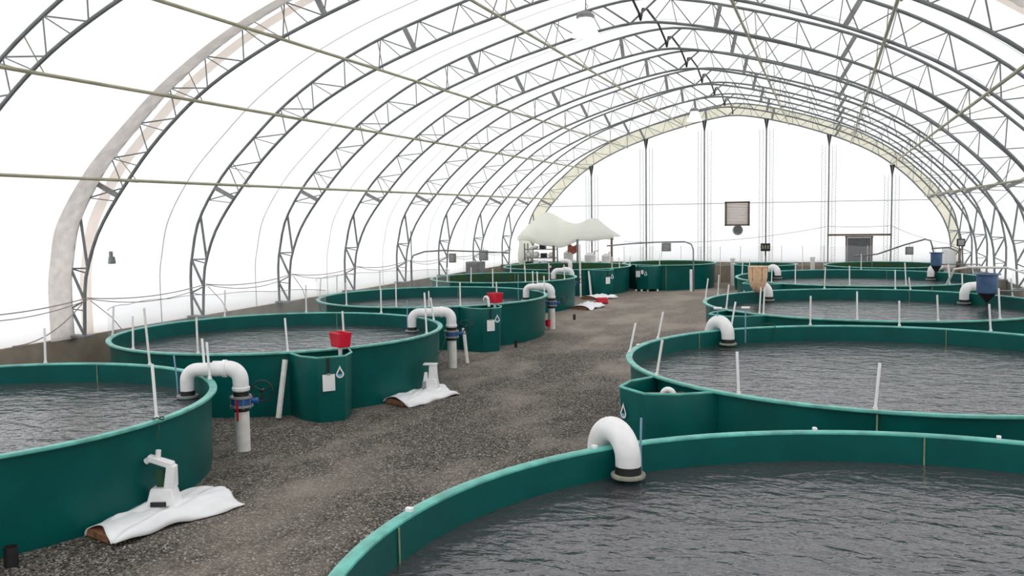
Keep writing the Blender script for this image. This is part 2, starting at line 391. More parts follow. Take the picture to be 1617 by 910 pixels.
for k, x in enumerate((-12.93, -9.75, -6.5, -3.2, 0.0, 3.1)):
    h = min((q for q in IC if q[1] > 3), key=lambda q: abs(q[0] - (x - CX)))[1] - .02
    o = make_col(h); o.location = (x, 50.75, 0)
    tag(o, ['leftmost gable column, rising behind the milky canopy', 'gable column, second from left, behind the round end tank', 'gable column left of the framed vent', 'gable column right of the framed vent, above the black sign', 'gable column at the left of the door opening', 'rightmost gable column, right of the door opening'][k], 'column', 'steel columns of the gable wall')

struct(MB().box(((XL + XR) / 2, YB - .03, 4.42), (20.6, .02, .035)).build('trim_11', MT['seam'])) ; 
# door, vent, disc
d = empty('door_1', (1.55, 50.92, 0)); d['kind'] = 'structure'
MB().box((0, .05, 1.3), (1.15, .06, 2.35)).build('door_panel', MT['door'], d, bevel=.01)
mb = MB()
for dx in (-.63, .63): mb.box((dx, .02, 1.3), (.09, .1, 2.45))
mb.box((0, .02, 2.53), (1.4, .12, .07)).build('door_frame', MT['timber'], d, bevel=.006)
MB().tube([(.42, -.03, 1.35), (.42, -.03, 1.5)], .02, 8).build('door_handle', MT['steel'], d)
struct(MB().box((1.55, 50.86, 2.63), (3.2, .12, .1)).build('trim_14', MT['timber'], bevel=.01), 'brown timber header beam over the door')
v = empty('wall_vent', (-4.74, 51.0, 3.84))
mb = MB()
for dx in (-.62, .62): mb.box((dx, 0, 0), (.1, .12, 1.34))
for dz in (-.62, .62): mb.box((0, 0, dz), (1.34, .12, .1))
mb.build('frame', MT['timber'], v, bevel=.01)
mb = MB()
for k in range(14):
    z = -.55 + k * .085; mb.add([(-.57, .03, z), (.57, .03, z), (.57, -.03, z + .06), (-.57, -.03, z + .06)], [(0, 1, 2, 3)])
mb.build('louvre', mat('cream_louvre', (.62, .54, .45), .6, noise=.04), v, solid=.008)
tag(v, 'square timber framed louvre vent high on the gable wall', 'vent')
f = empty('circulation_fan', (-4.71, 50.98, 2.93))
mb = MB()
for r in (.27, .2, .12, .05): mb.tube([(r * math.cos(a * math.pi / 12), 0, r * math.sin(a * math.pi / 12)) for a in range(24)], .014, 5, closed=True)
for a in range(12): mb.tube([(0, 0, 0), (.27 * math.cos(a * math.pi / 6), 0, .27 * math.sin(a * math.pi / 6))], .007, 4)
mb.build('grille', MT['steel'], f)
MB().tube([(0, .04, 0), (0, .12, 0)], .25, 28).build('housing', MT['grey'], f)
tag(f, 'round grey fan below the framed vent on the gable wall', 'fan')
s = empty('control_panel', (-3.2, 50.55, 2.0))
MB().box((0, 0, 0), (.5, .14, .42)).build('case', MT['black'], s, bevel=.01)
mb = MB()
for dx in (-.14, 0, .14): mb.box((dx, -.08, .01), (.08, .02, .2))
mb.build('display', mat('dull_cream_display', (.32, .28, .2), .5, noise=.03), s, bevel=.004)
MB().box((0, 0, -.3), (.06, .06, .3)).build('bracket', MT['black'], s)
tag(s, 'small black box with three pale windows on the column right of the vent', 'control box')

# ------------------------------------------------------------------ tanks
MT['joint'] = mat('pale_joint_sealant', (.24, .30, .16), .6, noise=.25)
JA, JB = 179, 91
TK = {'L1': (-12.08, 9.31, 3.82), 'L2': (-12.22, 18.16, 3.82), 'L3': (-12.38, 27.23, 3.82), 'L4': (-13.1, 36.1, 3.15), 'L5': (-12.7, 44.6, 3.3),
      'R1': (1.16, 6.62, 4.71), 'R2': (1.12, 17.11, 4.71), 'R3': (1.19, 27.45, 4.71), 'R4': (1.1, 38.0, 4.69), 'M': (-8.0, 48.0, 2.48), 'N1': (-3, 47.0, 1.6), 'N2': (2.6, 46.8, 2.8)}
TN = {'L1': 'nearest left tank', 'L2': 'second left tank', 'L3': 'third left tank', 'L4': 'fourth left tank', 'L5': 'fifth left tank', 'R1': 'nearest right tank', 'R2': 'second right tank',
      'R3': 'third right tank', 'R4': 'fourth right tank', 'M': 'end tank across the aisle', 'N1': 'small far tank', 'N2': 'far right corner tank'}
TL = {'L1': 'round teal fish tank at left, nearest the camera, cut by the frame', 'L2': 'round teal fish tank on the left with red basket on its sump, second from camera',
      'L3': 'round teal fish tank on the left, third from camera', 'L4': 'teal fish tank on the left with green algae inside its edge, fourth from camera', 'L5': 'teal algae lined fish tank on the left in front of the milky canopy',
      'R1': 'round teal fish tank filling the bottom right corner', 'R2': 'round teal fish tank on the right, second from camera', 'R3': 'round teal fish tank on the right with tan feed bag beside it, third from camera',
      'R4': 'round teal fish tank on the right, fourth from camera', 'M': 'round teal tank closing the far end of the gravel aisle', 'N1': 'small teal tank by the gable wall behind the tan feed bag', 'N2': 'teal tank with green lining by the gable door'}
SUMP = {'L1': -47, 'L2': -45, 'L3': -45, 'L5': -46, 'R2': -134, 'R3': -134, 'R4': -134, 'M': -104}
H = 1.3; WL = .95
def drop_emblem(parent, p, nrm, s=.13):
    # white drop outline with a blue wave inside; lies flat on the wall
    n = Vector(nrm).normalized(); u = Vector((0, 0, 1)).cross(n).normalized(); w = Vector((0, 0, 1)); p = Vector(p) + n * .006
    def drop(k):
        pts = [Vector((0, 0))] * 0
        for i in range(28):
            a = -math.pi / 2 + 2 * math.pi * i / 28; x = math.cos(a) * .5; y = math.sin(a) * .5
            if y > 0: x *= max(0, 1 - (y / .5) ** 1.1 * .96); y = y * 2.1
            pts.append((x * k, y * k))
        return pts
    o, i_ = drop(s), drop(s * .64); n_ = len(o); mb = MB()
    mb.add([p + u * x + w * y for x, y in o] + [p + u * x + w * (y - .002) for x, y in i_], [(k, (k + 1) % n_, n_ + (k + 1) % n_, n_ + k) for k in range(n_)])
    mb.build('emblem', MT['paper'], parent, smooth=False)
    mb = MB(); wv = [(-.32, -.1), (-.15, .02), (0, -.08), (.16, .03), (.33, -.08), (.27, -.27), (0, -.36), (-.27, -.27)]
    mb.add([p + n * .002 + u * x * s + w * y * s for x, y in wv], [tuple(range(8))])
    mb.build('emblem_wave', MT['emblue'], parent, smooth=False)
MT['emblue'] = mat('pale_blue_print', (.2, .42, .6), .5, noise=.02)
SP = {}
for k, (cx, cy, r) in TK.items():
    t = empty('fish_tank', (cx, cy, 0)); tag(t, TL[k], 'fish tank', 'round fish tanks')
    al = k in ('L4', 'L5', 'M', 'N1', 'N2'); wl = .62 if k in ('L5', 'M', 'N2') else .95
    if k == 'L4': wl = .9
    n = 160 if r > 4 else 128
    MB().lathe([(r - .14, -.12), (r - .11, .25), (r - .085, H - .09), (r - .085, H - .03)], n).build('tank_wall', MT['teal'], t)
    MB().lathe([(r - .085, H - .03), (r - .012, H - .045), (r, H - .03), (r - .004, H - .004), (r - .02, H), (r - .10, H), (r - .118, H - .012), (r - .12, H - .03)], n, closed=False).build('rim', MT['tealrim'], t)
    MB().lathe([(r - .12, H - .03), (r - .13, .4)], n).build('inner_lining', MT['algae'] if al else MT['teal'], t, label='green algae coated lining' if al else None)
    m2 = MB(); rings = 26
    m2.lathe([(max(.001, (r - .125) * i / rings), wl) for i in range(rings + 1)], 96).build('water', MT['water'], t)
    for ang, out in {'R1': ((JA, 0), (JB, 0)), 'R2': ((-125, 1), (-96, 1), (73, 0), (145, 0)), 'R3': ((-125, 1), (73, 0)), 'R4': ((73, 0), (-60, 1)), 'M': ((-84, 1),), 'L4': ((100, 0),)}.get(k, ((100, 0),)):
        a = R(ang); mb = MB()
        q = Vector((math.cos(a), math.sin(a), 0))
        if out: mb.box(q * (r - .068) + Vector((0, 0, H / 2)), (.04, .022, H - .12), a)
        else: mb.box(q * (r - .134) + Vector((0, 0, 1.08)), (.012, .018, .38), a)
        mb.build('panel_joint', MT['joint'], t, bevel=.003)
    if k in SUMP:
        a0_ = R(SUMP[k]); hw = (.62 if k[0] == 'L' else .78 if k != 'M' else .66) / r
        def pt(da, rr): return (rr * math.cos(a0_ + da * hw), rr * math.sin(a0_ + da * hw))
        poly = [pt(-1, r - .10), pt(-.72, r + .50), pt(-.35, r + .86), pt(.35, r + .86), pt(.72, r + .50), pt(1, r - .10)]
        bot = [pt(-.97, r - .12), pt(-.68, r + .44), pt(-.33, r + .78), pt(.33, r + .78), pt(.68, r + .44), pt(.97, r - .12)]
        g = gz(cx + poly[2][0], cy + poly[2][1]); zb = g + (.09 if k == 'M' else .0); mb = MB()
        vs = [(x, y, zb) for x, y in bot] + [(x, y, H - .04) for x, y in poly]
        mb.add(vs, [(i, (i + 1) % 6, 6 + (i + 1) % 6, 6 + i) for i in range(5)] + [(5, 4, 3, 2, 1, 0)])
        sm = mb.build('sump', MT['teal'], t, bevel=.03, solid=.02)
        MB().tube([(x, y, H - .03) for x, y in poly], .022, 6).build('sump_rim', MT['tealrim'], sm)
        MB().add([(x, y, .98) for x, y in [pt(-.93, r - .07), pt(-.69, r + .46), pt(-.33, r + .82), pt(.33, r + .82), pt(.69, r + .46), pt(.93, r - .07)]], [(0, 1, 2, 3, 4, 5)]).build('sump_water', MT['brownwater'] if 'brownwater' in MT else MT.setdefault('brownwater', mat('brown_water', (.03, .022, .014), .15, noise=.3)), sm)
        SP[k] = dict(poly=[(cx + x, cy + y) for x, y in poly], t=sm, c=(cx, cy))
        # emblem on the outward face
        i_ = (3, 4) if k[0] == 'L' else (2, 3)
        if k in ('L2', 'L3', 'L5'): i_ = (2, 3)
        if k == 'R2': i_ = (2, 3)
        A, B = Vector((*poly[i_[0]], 0)), Vector((*poly[i_[1]], 0)); nn = Vector((B - A).cross(Vector((0, 0, 1)))).normalized()
        if nn.dot(A) < 0: nn = -nn
        ft = {'L2': .80, 'L3': .85, 'L5': .9, 'R2': .15, 'R3': .15, 'R4': .15, 'M': .8, 'L1': .8}[k]
        e = A.lerp(B, ft) + nn * .0; e.z = .93 if k[0] == 'L' else .88
        drop_emblem(sm, e + nn * .0, nn, .16)
        SP[k].update(face=(A, B, nn))
    if k == 'R2':
        MB().box((math.cos(R(-134)) * (r + .35), math.sin(R(-134)) * (r + .35), 1.16), (.75, .04, .05), R(20)).build('wooden_slat', MT['wood'], SP[k]['t'])

# clipboards hanging on sumps
def clipboard(k, ft, label, dz=0):
    A, B, nn = SP[k]['face']; p = A.lerp(B, ft) + nn * .012; cx, cy, r = TK[k]
    a = math.atan2(nn.y, nn.x)
    c = empty('clipboard', (cx + p.x, cy + p.y, 0), a)
    MB().box((.004, 0, .78 + dz), (.012, .24, .32)).build('board', MT['paper'], c, bevel=.003)
    MB().box((.006, 0, 1.09 + dz), (.008, .05, .33)).build('strap', MT['dark'], c)
    MB().box((.016, 0, .945 + dz), (.014, .07, .035)).build('clip', MT['grey'], c, bevel=.004)
    tag(c, label, 'clipboard', 'clipboards hung on sumps')
clipboard('L2', .38, 'white clipboard on black strap hung on the second left tank sump')
clipboard('L3', .45, 'white clipboard on black strap hung on the third left tank sump')
clipboard('L5', .45, 'white clipboard hung on the sump of the fifth left tank')
clipboard('M', .12, 'larger white note hung on the sump of the end tank', .1)
mb = MB()
A, B, nn = SP['M']['face']; p = A.lerp(B, .5) + nn * .015
o = MB().box((TK['M'][0] + p.x, TK['M'][1] + p.y, .98), (.012, .13, .2), math.atan2(nn.y, nn.x)).build('paper_note', MT['paper']); tag(o, 'small white paper note beside the clipboard on the end tank sump', 'note')
for j, (dx, dy) in enumerate(((-.3, .05), (0, .0), (.3, .05), (.75, .3))):
    pp = SP['M']['poly'][2]; q = Vector((pp[0] + .25 + dx, pp[1] - .02 + dy, 0))
    tag(MB().tube([q + Vector((0, 0, gz(q.x, q.y) - .01)), q + Vector((0, 0, .1))], .05, 12).build('short_pipe', MT['pvc']), ['leftmost short white pipe foot under the end tank sump', 'second short white pipe foot under the end tank sump', 'third short white pipe foot under the end tank sump', 'white pipe foot on gravel just right of the end tank sump'][j], 'pipe', 'white pipe feet at the end tank')

# ------------------------------------------------------------------ rim posts
POSTS = {'L1': [(115.5, -0.03, 0.05, 1.95), (82.7, -0.07, 0.0, 2.34), (1.8, -0.06, 0.03, 2.03), (53.1, -0.06, 0.03, 1.93), (48.0, -0.05, 0.02, 1.91)],
 'L2': [(-149.9, 0.01, 0.06, 1.96), (-107.4, -0.02, 0.05, 1.98), (-81.3, -0.04, 0.05, 2.01), (147.0, 0.0, 0.06, 2.02), (-54.5, -0.06, 0.03, 1.96), (113.5, -0.02, 0.06, 2.06), (-37.2, -0.05, 0.05, 2.03), (79.2, -0.02, 0.05, 1.97), (0.3, -0.06, 0.06, 2.22), (41.5, -0.08, 0.02, 1.87)],
 'L3': [(-159.4, 0.03, 0.06, 1.93), (-109.2, -0.03, 0.05, 1.98), (177.1, -0.01, 0.05, 1.93), (145.5, -0.02, 0.05, 1.98), (-82.3, -0.02, 0.05, 2.01), (-67.5, -0.02, 0.03, 1.76), (112.4, -0.0, 0.03, 1.72), (-53.6, -0.02, 0.05, 1.99), (78.8, -0.02, 0.05, 1.97), (-35.4, -0.03, 0.04, 1.95), (46.1, -0.03, 0.05, 1.96), (40.4, -0.03, 0.04, 1.96), (6.6, -0.03, 0.04, 1.95)],
 'L4': [(-94.8, 0.0, 0.04, 1.89), (-53.9, -0.03, 0.04, 1.93), (103.8, -0.01, 0.03, 1.7), (-34.0, -0.02, 0.05, 1.99), (-117.4, -0.01, 0.04, 1.86), (-16.7, -0.03, 0.04, 1.89)],
 'L5': [(-114.0, 0.02, 0.04, 1.73), (-31.5, -0.02, 0.04, 1.85), (-21.3, -0.04, 0.03, 1.79)],
 'M': [(-137.1, 0.02, 0.04, 1.72), (-91.8, 0.0, 0.05, 1.86), (-50.0, -0.02, 0.04, 1.86)],
 'R2': [(-173.6, 0.10, 0.09, 1.85), (162.4, 0.1, 0.08, 1.86), (-142.6, 0.08, 0.08, 1.87), (-119.6, -0.03, 0.04, 1.91), (-96.3, 0.05, 0.07, 1.91), (132.6, 0.09, 0.08, 1.9), (108.5, -0.0, 0.06, 1.97), (84.9, -0.01, 0.04, 1.87), (62.3, -0.04, 0.03, 1.88)],
 'R3': [(-179.0, 0.07, 0.08, 1.93), (162.8, 0.02, 0.06, 1.95), (-143.9, 0.06, 0.08, 1.96), (-127.4, 0.03, 0.07, 1.98), (-125.8, 0.02, 0.06, 1.99), (-96.3, -0.01, 0.05, 1.98), (-74.3, -0.03, 0.04, 1.91), (106.0, 0.02, 0.07, 2.02), (78.6, -0.01, 0.05, 1.94), (72.9, -0.05, 0.02, 1.7), (52.9, -0.02, 0.04, 1.88), (-55.3, -0.04, 0.05, 2.03), (31.3, -0.05, 0.03, 1.83)],
 'R4': [(166.8, 0.02, 0.05, 1.83), (157.4, 0.01, 0.05, 1.85), (-131.2, 0.01, 0.05, 1.82), (-118.3, 0.0, 0.06, 2.0), (-94.6, -0.01, 0.06, 1.99), (86.3, -0.0, 0.06, 1.99), (-71.7, -0.05, 0.05, 2.09), (-51.2, -0.05, 0.04, 2.01), (20.1, -0.06, 0.01, 1.7)]}
for k, L in POSTS.items():
    cx, cy, r = TK[k]; items = []
    for a, dx, dy, z in L:
        A = R(a); bx, by = cx + (r - .05) * math.cos(A), cy + (r - .05) * math.sin(A); items.append((bx / by, a, bx, by, dx, dy, z))
    items.sort()
    for i, (_, a, bx, by, dx, dy, z) in enumerate(items):
        lean = abs(dx) > .07; o = empty('rim_post', (bx, by, H))
        MB().tube([(0, 0, 0), (dx * .6, dy * .6, (z - H) * .6), (dx, dy, z - H)], .021, 10).build('pole', MT['pvc'] if (i * 7 + len(L)) % 4 else MT['pvcold'], o)
        MB().lathe([(.0, .0), (.032, .0), (.032, .03), (.024, .045), (.0, .045)], 10).build('foot_clamp', MT['pvcold'], o)
        where = 'leftmost' if i == 0 else 'rightmost' if i == len(items) - 1 else ORD[i] + ' from left'
        tag(o, '%swhite net post on the %s rim, %s' % ('leaning ' if lean else '', TN[k], where), 'post', 'white net posts on tank rims')
# white clips on near rims
for k, a, w in (('R1', 175, 'white clip on the near right tank rim, lowest of the rim clips'), ('R1', 106, 'white clip on the near right tank rim, middle of the back edge'), ('R1', 81.5, 'white clip on the near right tank rim, close to the right frame edge'),
                ('R3', 178, 'white clip on the left end of the third right tank rim'), ('R2', 176, 'white clip on the left end of the second right tank rim'), ('R1', 140.5, 'white clip beside the big white bend on the near right tank rim')):
    cx, cy, r = TK[k]; A = R(a)
    tag(MB().box((cx + (r - .06) * math.cos(A), cy + (r - .06) * math.sin(A), H + .018), (.07, .05, .045), A).build('rim_clip', MT['pvc'], bevel=.01), w, 'clip', 'white rim clips')

# ------------------------------------------------------------------ standpipes with valves (left row)
def standpipe(G, D, top, label, wheel=True, tagred=False):
    g = gz(*G); root = empty('standpipe', (G[0], G[1], 0))
    d = Vector((D[0] - G[0], D[1] - G[1], 0)); Ld = d.length; d.normalize(); z = Vector((0, 0, 1))
    MB().tube([(0, 0, g - .06), (0, 0, .74)], .12, 28).build('riser', MT['pvcold'], root)
    MB().tube([(0, 0, .72), (0, 0, .80)], .128, 28).build('coupling', MT['dark'], root, label='black rubber coupling')
    vb = MB().tube([(0, 0, .83), (0, 0, .94)], .165, 28).build('valve_body', MT['blue'], root, bevel=.008, label='blue valve ring')
    mb = MB(); mb.tube([(0, 0, .79), (0, 0, .83)], .19, 28); mb.tube([(0, 0, .94), (0, 0, .98)], .19, 28); mb.build('flange', MT['grey'], root, bevel=.005)
    mb = MB()
    for i in range(8):
        a = math.pi / 4 * i; mb.tube([(.17 * math.cos(a), .17 * math.sin(a), .77), (.17 * math.cos(a), .17 * math.sin(a), 1.0)], .012, 6)
    mb.build('bolt', MT['steel'], root)
    side = Vector((.93, .25, 0)).normalized()
    MB().tube([side * .14 + z * .9, side * .3 + z * .9], .045, 12).build('gearbox', MT['blue'], vb)
    if wheel:
        c = side * .36 + z * 1.06; w = MB()
        ax = Vector((.93, .33, 0)).normalized(); ay = Vector((0, 0, 1))
        w.tube(arc(c, .175, 0, 2 * math.pi * 23 / 24, 23, ax, ay), .012, 6, closed=True)
        for i in range(3):
            a = 2 * math.pi * i / 3 + .5; w.tube([c, c + (ax * math.cos(a) + ay * math.sin(a)) * .175], .01, 6)
        w.tube([c - Vector((0, .03, 0)), c + Vector((0, .06, 0))], .03, 10)
        w.tube([c + Vector((0, .05, 0)), side * .28 + z * .9], .018, 8)
        w.build('handwheel', MT['black'], root, label='black spoked handwheel')
    if tagred:
        MB().box((.06, -.2, .76), (.034, .006, .34)).build('tag_strip', MT['red'], root, label='red tag strip')
    MB().tube([(0, 0, .98), (0, 0, 1.08)], .128, 28).build('coupling', MT['dark'], root, label='black rubber coupling')
    rb = .20
    e = [Vector((0, 0, 1.06))] + arc(d * rb + z * (top - rb), rb, math.pi, math.pi / 2, 10, d, z) + [d * (Ld * .5) + z * top]
    MB().tube(e, .13, 28).build('elbow', MT['pvc'], root)
    MB().tube([d * (rb + .02) + z * top, d * (rb + .09) + z * top], .148, 28).build('elbow_collar', MT['pvc'], root, bevel=.01)
    MB().tube([(0, 0, 1.07), (0, 0, 1.13)], .146, 28).build('elbow_collar', MT['pvc'], root, bevel=.01)
    e = [d * (Ld * .4) + z * (top - .01)] + arc(d * (Ld - .19) + z * (top - .20), .19, math.pi / 2, 0, 10, d, z) + [d * Ld + z * 1.06]
    MB().tube(e, .112, 28).build('cross_pipe', MT['pvc'], root)
    MB().tube([d * Ld + z * 1.08, d * Ld + z * 1.0], .12, 28).build('coupling', MT['dark'], root, label='black rubber coupling')
    MB().lathe([(.09, -.02), (.175, -.02), (.18, 0), (.175, .02), (.09, .02)], 32, (d.x * Ld, d.y * Ld, .985), closed=True).build('outlet_flange', MT['grey'], root)
    return tag(root, label, 'pipe', 'valved standpipes of the left row')
standpipe((-9.21, 12.45), (-10.05, 12.15), 1.44, 'white standpipe with blue valve and red tag beside the nearest left tank', tagred=True)
standpipe((-9.15, 21.21), (-10.1, 20.85), 1.46, 'white standpipe with blue valve beside the second left tank')
standpipe((-8.95, 29.45), (-9.85, 29.4), 1.46, 'white standpipe with blue valve and red cup, beside the third left tank')
standpipe((-10.75, 38.5), (-11.5, 38.2), 1.46, 'white standpipe with valve beside the fourth left tank')

def ubend(k, a, r, zt, label, hang=1.05, width=.57):
    cx, cy, tr = TK[k]; A = R(a); q = Vector((math.cos(A), math.sin(A), 0)); z = Vector((0, 0, 1))
    pin = Vector((cx, cy, 0)) + q * (tr - .33); root = empty('overflow_bend', pin)
    w = width / 2; zc = zt - r - w
    pts = [z * (hang + .03)] + arc(q * w + z * zc, w, math.pi, 0, 20, q, z) + [q * width + z * (zc - .12)]
    MB().tube(pts, r, 32).build('bend', MT['pvc'], root)
    MB().tube([q * width + z * (zc - .1), q * width + z * (gz(pin.x, pin.y) - .05)], r * .96, 32).build('outer_leg', MT['pvc'], root)
    MB().tube([q * width + z * (zc - .14), q * width + z * (zc - .02)], r * 1.06, 32).build('collar', MT['pvc'], root, bevel=.01)
    MB().tube([z * (hang + .07), z * (hang - .03)], r * 1.03, 32).build('coupling', MT['dark'], root, label='dark rubber coupling')
    MB().lathe([(r * .8, -.02), (r * 1.32, -.02), (r * 1.36, 0), (r * 1.32, .02), (r * .8, .02)], 36, (0, 0, hang - .035), closed=True).build('outlet_flange', MT['flangebeige'] if 'flangebeige' in MT else MT.setdefault('flangebeige', mat('dirty_beige_flange', (.34, .33, .26), .6, noise=.2, nscale=9)), root)
    return tag(root, label, 'pipe', 'white bends over the right tank rims')
ubend('R1', 137.2, .142, 1.62, 'large white pipe bend hooked over the rim of the nearest right tank', 1.06)
ubend('R2', 136.5, .142, 1.62, 'white pipe bend over the left rim of the second right tank')
ubend('R3', 133.5, .142, 1.60, 'white pipe bend over the third right tank rim under the tan feed bag')
ubend('R4', 136.5, .142, 1.60, 'white pipe bend over the left rim of the fourth right tank')
def sidebend(k, a, label, along):
    cx, cy, tr = TK[k]; A = R(a); q = Vector((math.cos(A), math.sin(A), 0)); z = Vector((0, 0, 1)); pin = Vector((cx, cy, 0)) + q * (tr - .33)
    root = empty('inlet_pipe', pin); al = Vector(along).normalized()
    MB().tube([z * 1.06, z * 1.2] + arc(al * .22 + z * 1.27, .22, math.pi, math.pi / 2, 10, al, z) + [al * .62 + z * 1.5], .14, 28).build('elbow', MT['pvc'], root)
    MB().tube([al * .55 + z * 1.5, al * .75 + z * 1.5], .15, 28).build('coupling', mat('pinkish_old_pvc', (.55, .42, .40), .6, noise=.2), root)
    MB().tube([al * .7 + z * 1.5, al * .82 + z * 1.48, al * .9 + z * 1.36, al * .9 + z * -.05], .12, 24).build('outer_leg', MT['pvcold'], root)
    MB().tube([z * 1.1, z * 1.0], .148, 28).build('coupling', MT['dark'], root)
    MB().lathe([(.1, -.02), (.2, -.02), (.2, .02), (.1, .02)], 32, (0, 0, 1.0), closed=True).build('outlet_flange', MT['grey'], root)
    tag(root, label, 'pipe', 'inlet elbows on the right side')
sidebend('R3', 50, 'white inlet elbow behind the large blue hopper, third right tank', (.75, .65, 0))
sidebend('R4', 47, 'white inlet elbow beside the small blue hopper, fourth right tank', (.75, .65, 0))
# pale blue lines and T handles
def rod(name, pts, r, m, label, cat, group=None):
    return tag(MB().tube(pts, r, 8).build(name, MT[m]), label, cat, group)
def on(k, a, dr=0): cx, cy, r = TK[k]; return cx + (r + dr) * math.cos(R(a)), cy + (r + dr) * math.sin(R(a))
for k, a, dr, lab, h0, h1 in (('L1', 61.5, -.35, 'pale blue oxygen tube standing in the nearest left tank', .9, 1.62), ('L2', 57, -.35, 'pale blue oxygen tube standing in the second left tank', .9, 1.75),
                              ('L3', 53, -.4, 'pale blue oxygen tube standing in the third left tank', .9, 1.85), ('R1', 134.2, -.25, 'pale blue oxygen tube beside the big white bend', .9, 1.62)):
    x, y = on(k, a, dr)
    rod('oxygen_tube', [(x, y, h0), (x - .01, y, h0 + .35), (x - .05 if k == 'L1' else x, y, h1)], .013, 'palebl', lab, 'tube', 'oxygen tubes')
for a, dr, lab in ((137.2, -.05, 'white T handled rod clamped before the second right tank bend'), (130, -.3, 'pale blue T handled rod right of the second right tank bend')):
    x, y = on('R2', a, dr); o = empty('skimmer_rod', (x, y, 1.0 if dr < -.1 else H))
    zt = 1.78 - (1.0 if dr < -.1 else H)
    MB().tube([(0, 0, 0), (0, 0, zt)], .014, 8).build('rod', MT['palebl'], o)
    MB().tube([(-.09, 0, zt), (.09, .02, zt)], .03, 10).build('handle', MT['pvc'], o)
    tag(o, lab, 'rod')

# ------------------------------------------------------------------ floor pads
def pad(poly, hgt, dev, label, devlabel, seed, kind, boards=True):
    rnd = random.Random(seed); P = [Vector((*p, 0)) for p in poly]  # front-left, front-right, back-right, back-left
    c = sum(P, Vector()) / 4; root = empty('covered_board', (c.x, c.y, gz(c.x, c.y)))
    ph = [rnd.uniform(0, 6) for _ in range(6)]
    def fn(u, v):
        e = min(1, 6 * min(u, 1 - u)) * min(1, 6 * min(v, 1 - v))
        q = P[0].lerp(P[1], u).lerp(P[3].lerp(P[2], u), v) - c
        ed = 1 - e
        q += Vector((math.sin(v * 9 + ph[0]), math.sin(u * 7 + ph[1]), 0)) * .045 * ed
        z = .02 + hgt * (e ** .5) + .022 * math.sin(u * 9 + v * 5 + ph[2]) + .016 * math.sin(v * 17 - u * 8 + ph[3]) + .01 * math.sin(u * 31 + ph[4] + v * 12)
        if v < .3: z = max(z, (hgt + .035) * (math.sin(u * 1.12 * math.pi) ** .35 if .0 < u * 1.12 < 1 else 0))
        return (q.x, q.y, max(.012, z))
    MB().grid(fn, 40, 40).build('cover_sheet', MT['sheet'], root, solid=.008)
    if boards:
        mb = MB()
        for i in range(3):
            v0 = .035 + .27 * i; a = P[0].lerp(P[3], v0).lerp(P[1].lerp(P[2], v0), .06) - c; b = P[0].lerp(P[3], v0).lerp(P[1].lerp(P[2], v0), .80) - c
            mid = (a + b) / 2; mb.box((mid.x, mid.y, hgt * .4), ((b - a).length, .15, hgt * .72), math.atan2(b.y - a.y, b.x - a.x))
        mb.build('wooden_board', MT['wood'], root, bevel=.008)
    tag(root, label, 'covered board', 'white sheeted boards beside left tanks')
    if dev:
        x, y, rz = dev; o = empty('dead_fish_chute', (x, y, gz(x, y) + hgt + .0), rz); o.scale = (1.15,) * 3
        if kind == 0:
            MB().box((0, 0, .10), (.34, .26, .2), 0, .72).build('base_box', MT['pvc'], o, bevel=.02)
            MB().box((-.02, -.135, .035), (.17, .03, .05)).build('opening', MT['dark'], o, bevel=.004)
            MB().add([(.02, -.08, .19), (.14, -.08, .19), (.14, .08, .19), (.02, .08, .19), (.06, -.06, .47), (.15, -.06, .44), (.15, .06, .44), (.06, .06, .47)], [(3, 2, 1, 0), (4, 5, 6, 7), (0, 1, 5, 4), (1, 2, 6, 5), (2, 3, 7, 6), (3, 0, 4, 7)]).build('neck', MT['pvc'], o, bevel=.012)
            MB().add([(-.16, -.05, .50), (.13, -.06, .40), (.13, .06, .40), (-.16, .05, .50), (-.15, -.05, .57), (.12, -.06, .48), (.12, .06, .48), (-.15, .05, .57)], [(3, 2, 1, 0), (4, 5, 6, 7), (0, 1, 5, 4), (1, 2, 6, 5), (2, 3, 7, 6), (3, 0, 4, 7)]).build('arm', MT['pvc'], o, bevel=.012)
            MB().tube([(-.05, 0, .53), (-.04, 0, .62)], .03, 12).build('knob', MT['pvc'], o)
            MB().tube([(-.14, 0, .52), (-.19, 0, .49)], .035, 12).build('spout', MT['pvc'], o)
            MB().box((-.03, 0, .3), (.09, .05, .2)).build('inner_hose', MT['algae'], o, bevel=.01)
        else:
            MB().box((0, 0, .11), (.32, .24, .22), 0, .8).build('base_box', MT['pvc'], o, bevel=.02)
            MB().box((-.1, -.125, .09), (.07, .03, .16), 0).build('opening', MT['grey'], o, bevel=.004)
            MB().box((.05, 0, .33), (.17, .14, .28), 0, .8).build('neck', MT['pvc'], o, bevel=.012)
            MB().box((.0, 0, .485), (.26, .16, .03)).build('top_plate', MT['pvc'], o, bevel=.006)
            MB().box((-.09, 0, .27), (.09, .12, .12), 0, .6).build('side_horn', MT['pvc'], o, bevel=.01)
        tag(o, devlabel, 'plastic chute', 'white plastic chutes on the sheeted boards')
pad([(-8.50, 8.32), (-7.88, 8.14), (-7.3, 9.9), (-8.28, 10.45)], .13, (-8.12, 9.28, .35), 'white sheeted board on gravel by the nearest left tank', 'white plastic chute with bent arm on the nearest sheeted board', 1, 0)
pad([(-8.8, 16.75), (-8.05, 16.45), (-7.6, 17.9), (-8.45, 18.7)], .13, (-8.2, 17.8, .2), 'white sheeted board with wood showing by the second left tank', 'white plastic chute with flat top plate on the second sheeted board', 2, 1)
pad([(-10.1, 35.9), (-9.1, 35.4), (-8.9, 37.3), (-9.9, 38.0)], .13, None, 'white sheeted board by the fourth left tank with red object behind', '', 3, 0)
pad([(-10.85, 40.3), (-9.9, 39.8), (-9.1, 40.9), (-10.0, 41.5)], .13, None, 'white sheeted board in front of the fifth left tank sump', '', 4, 0)
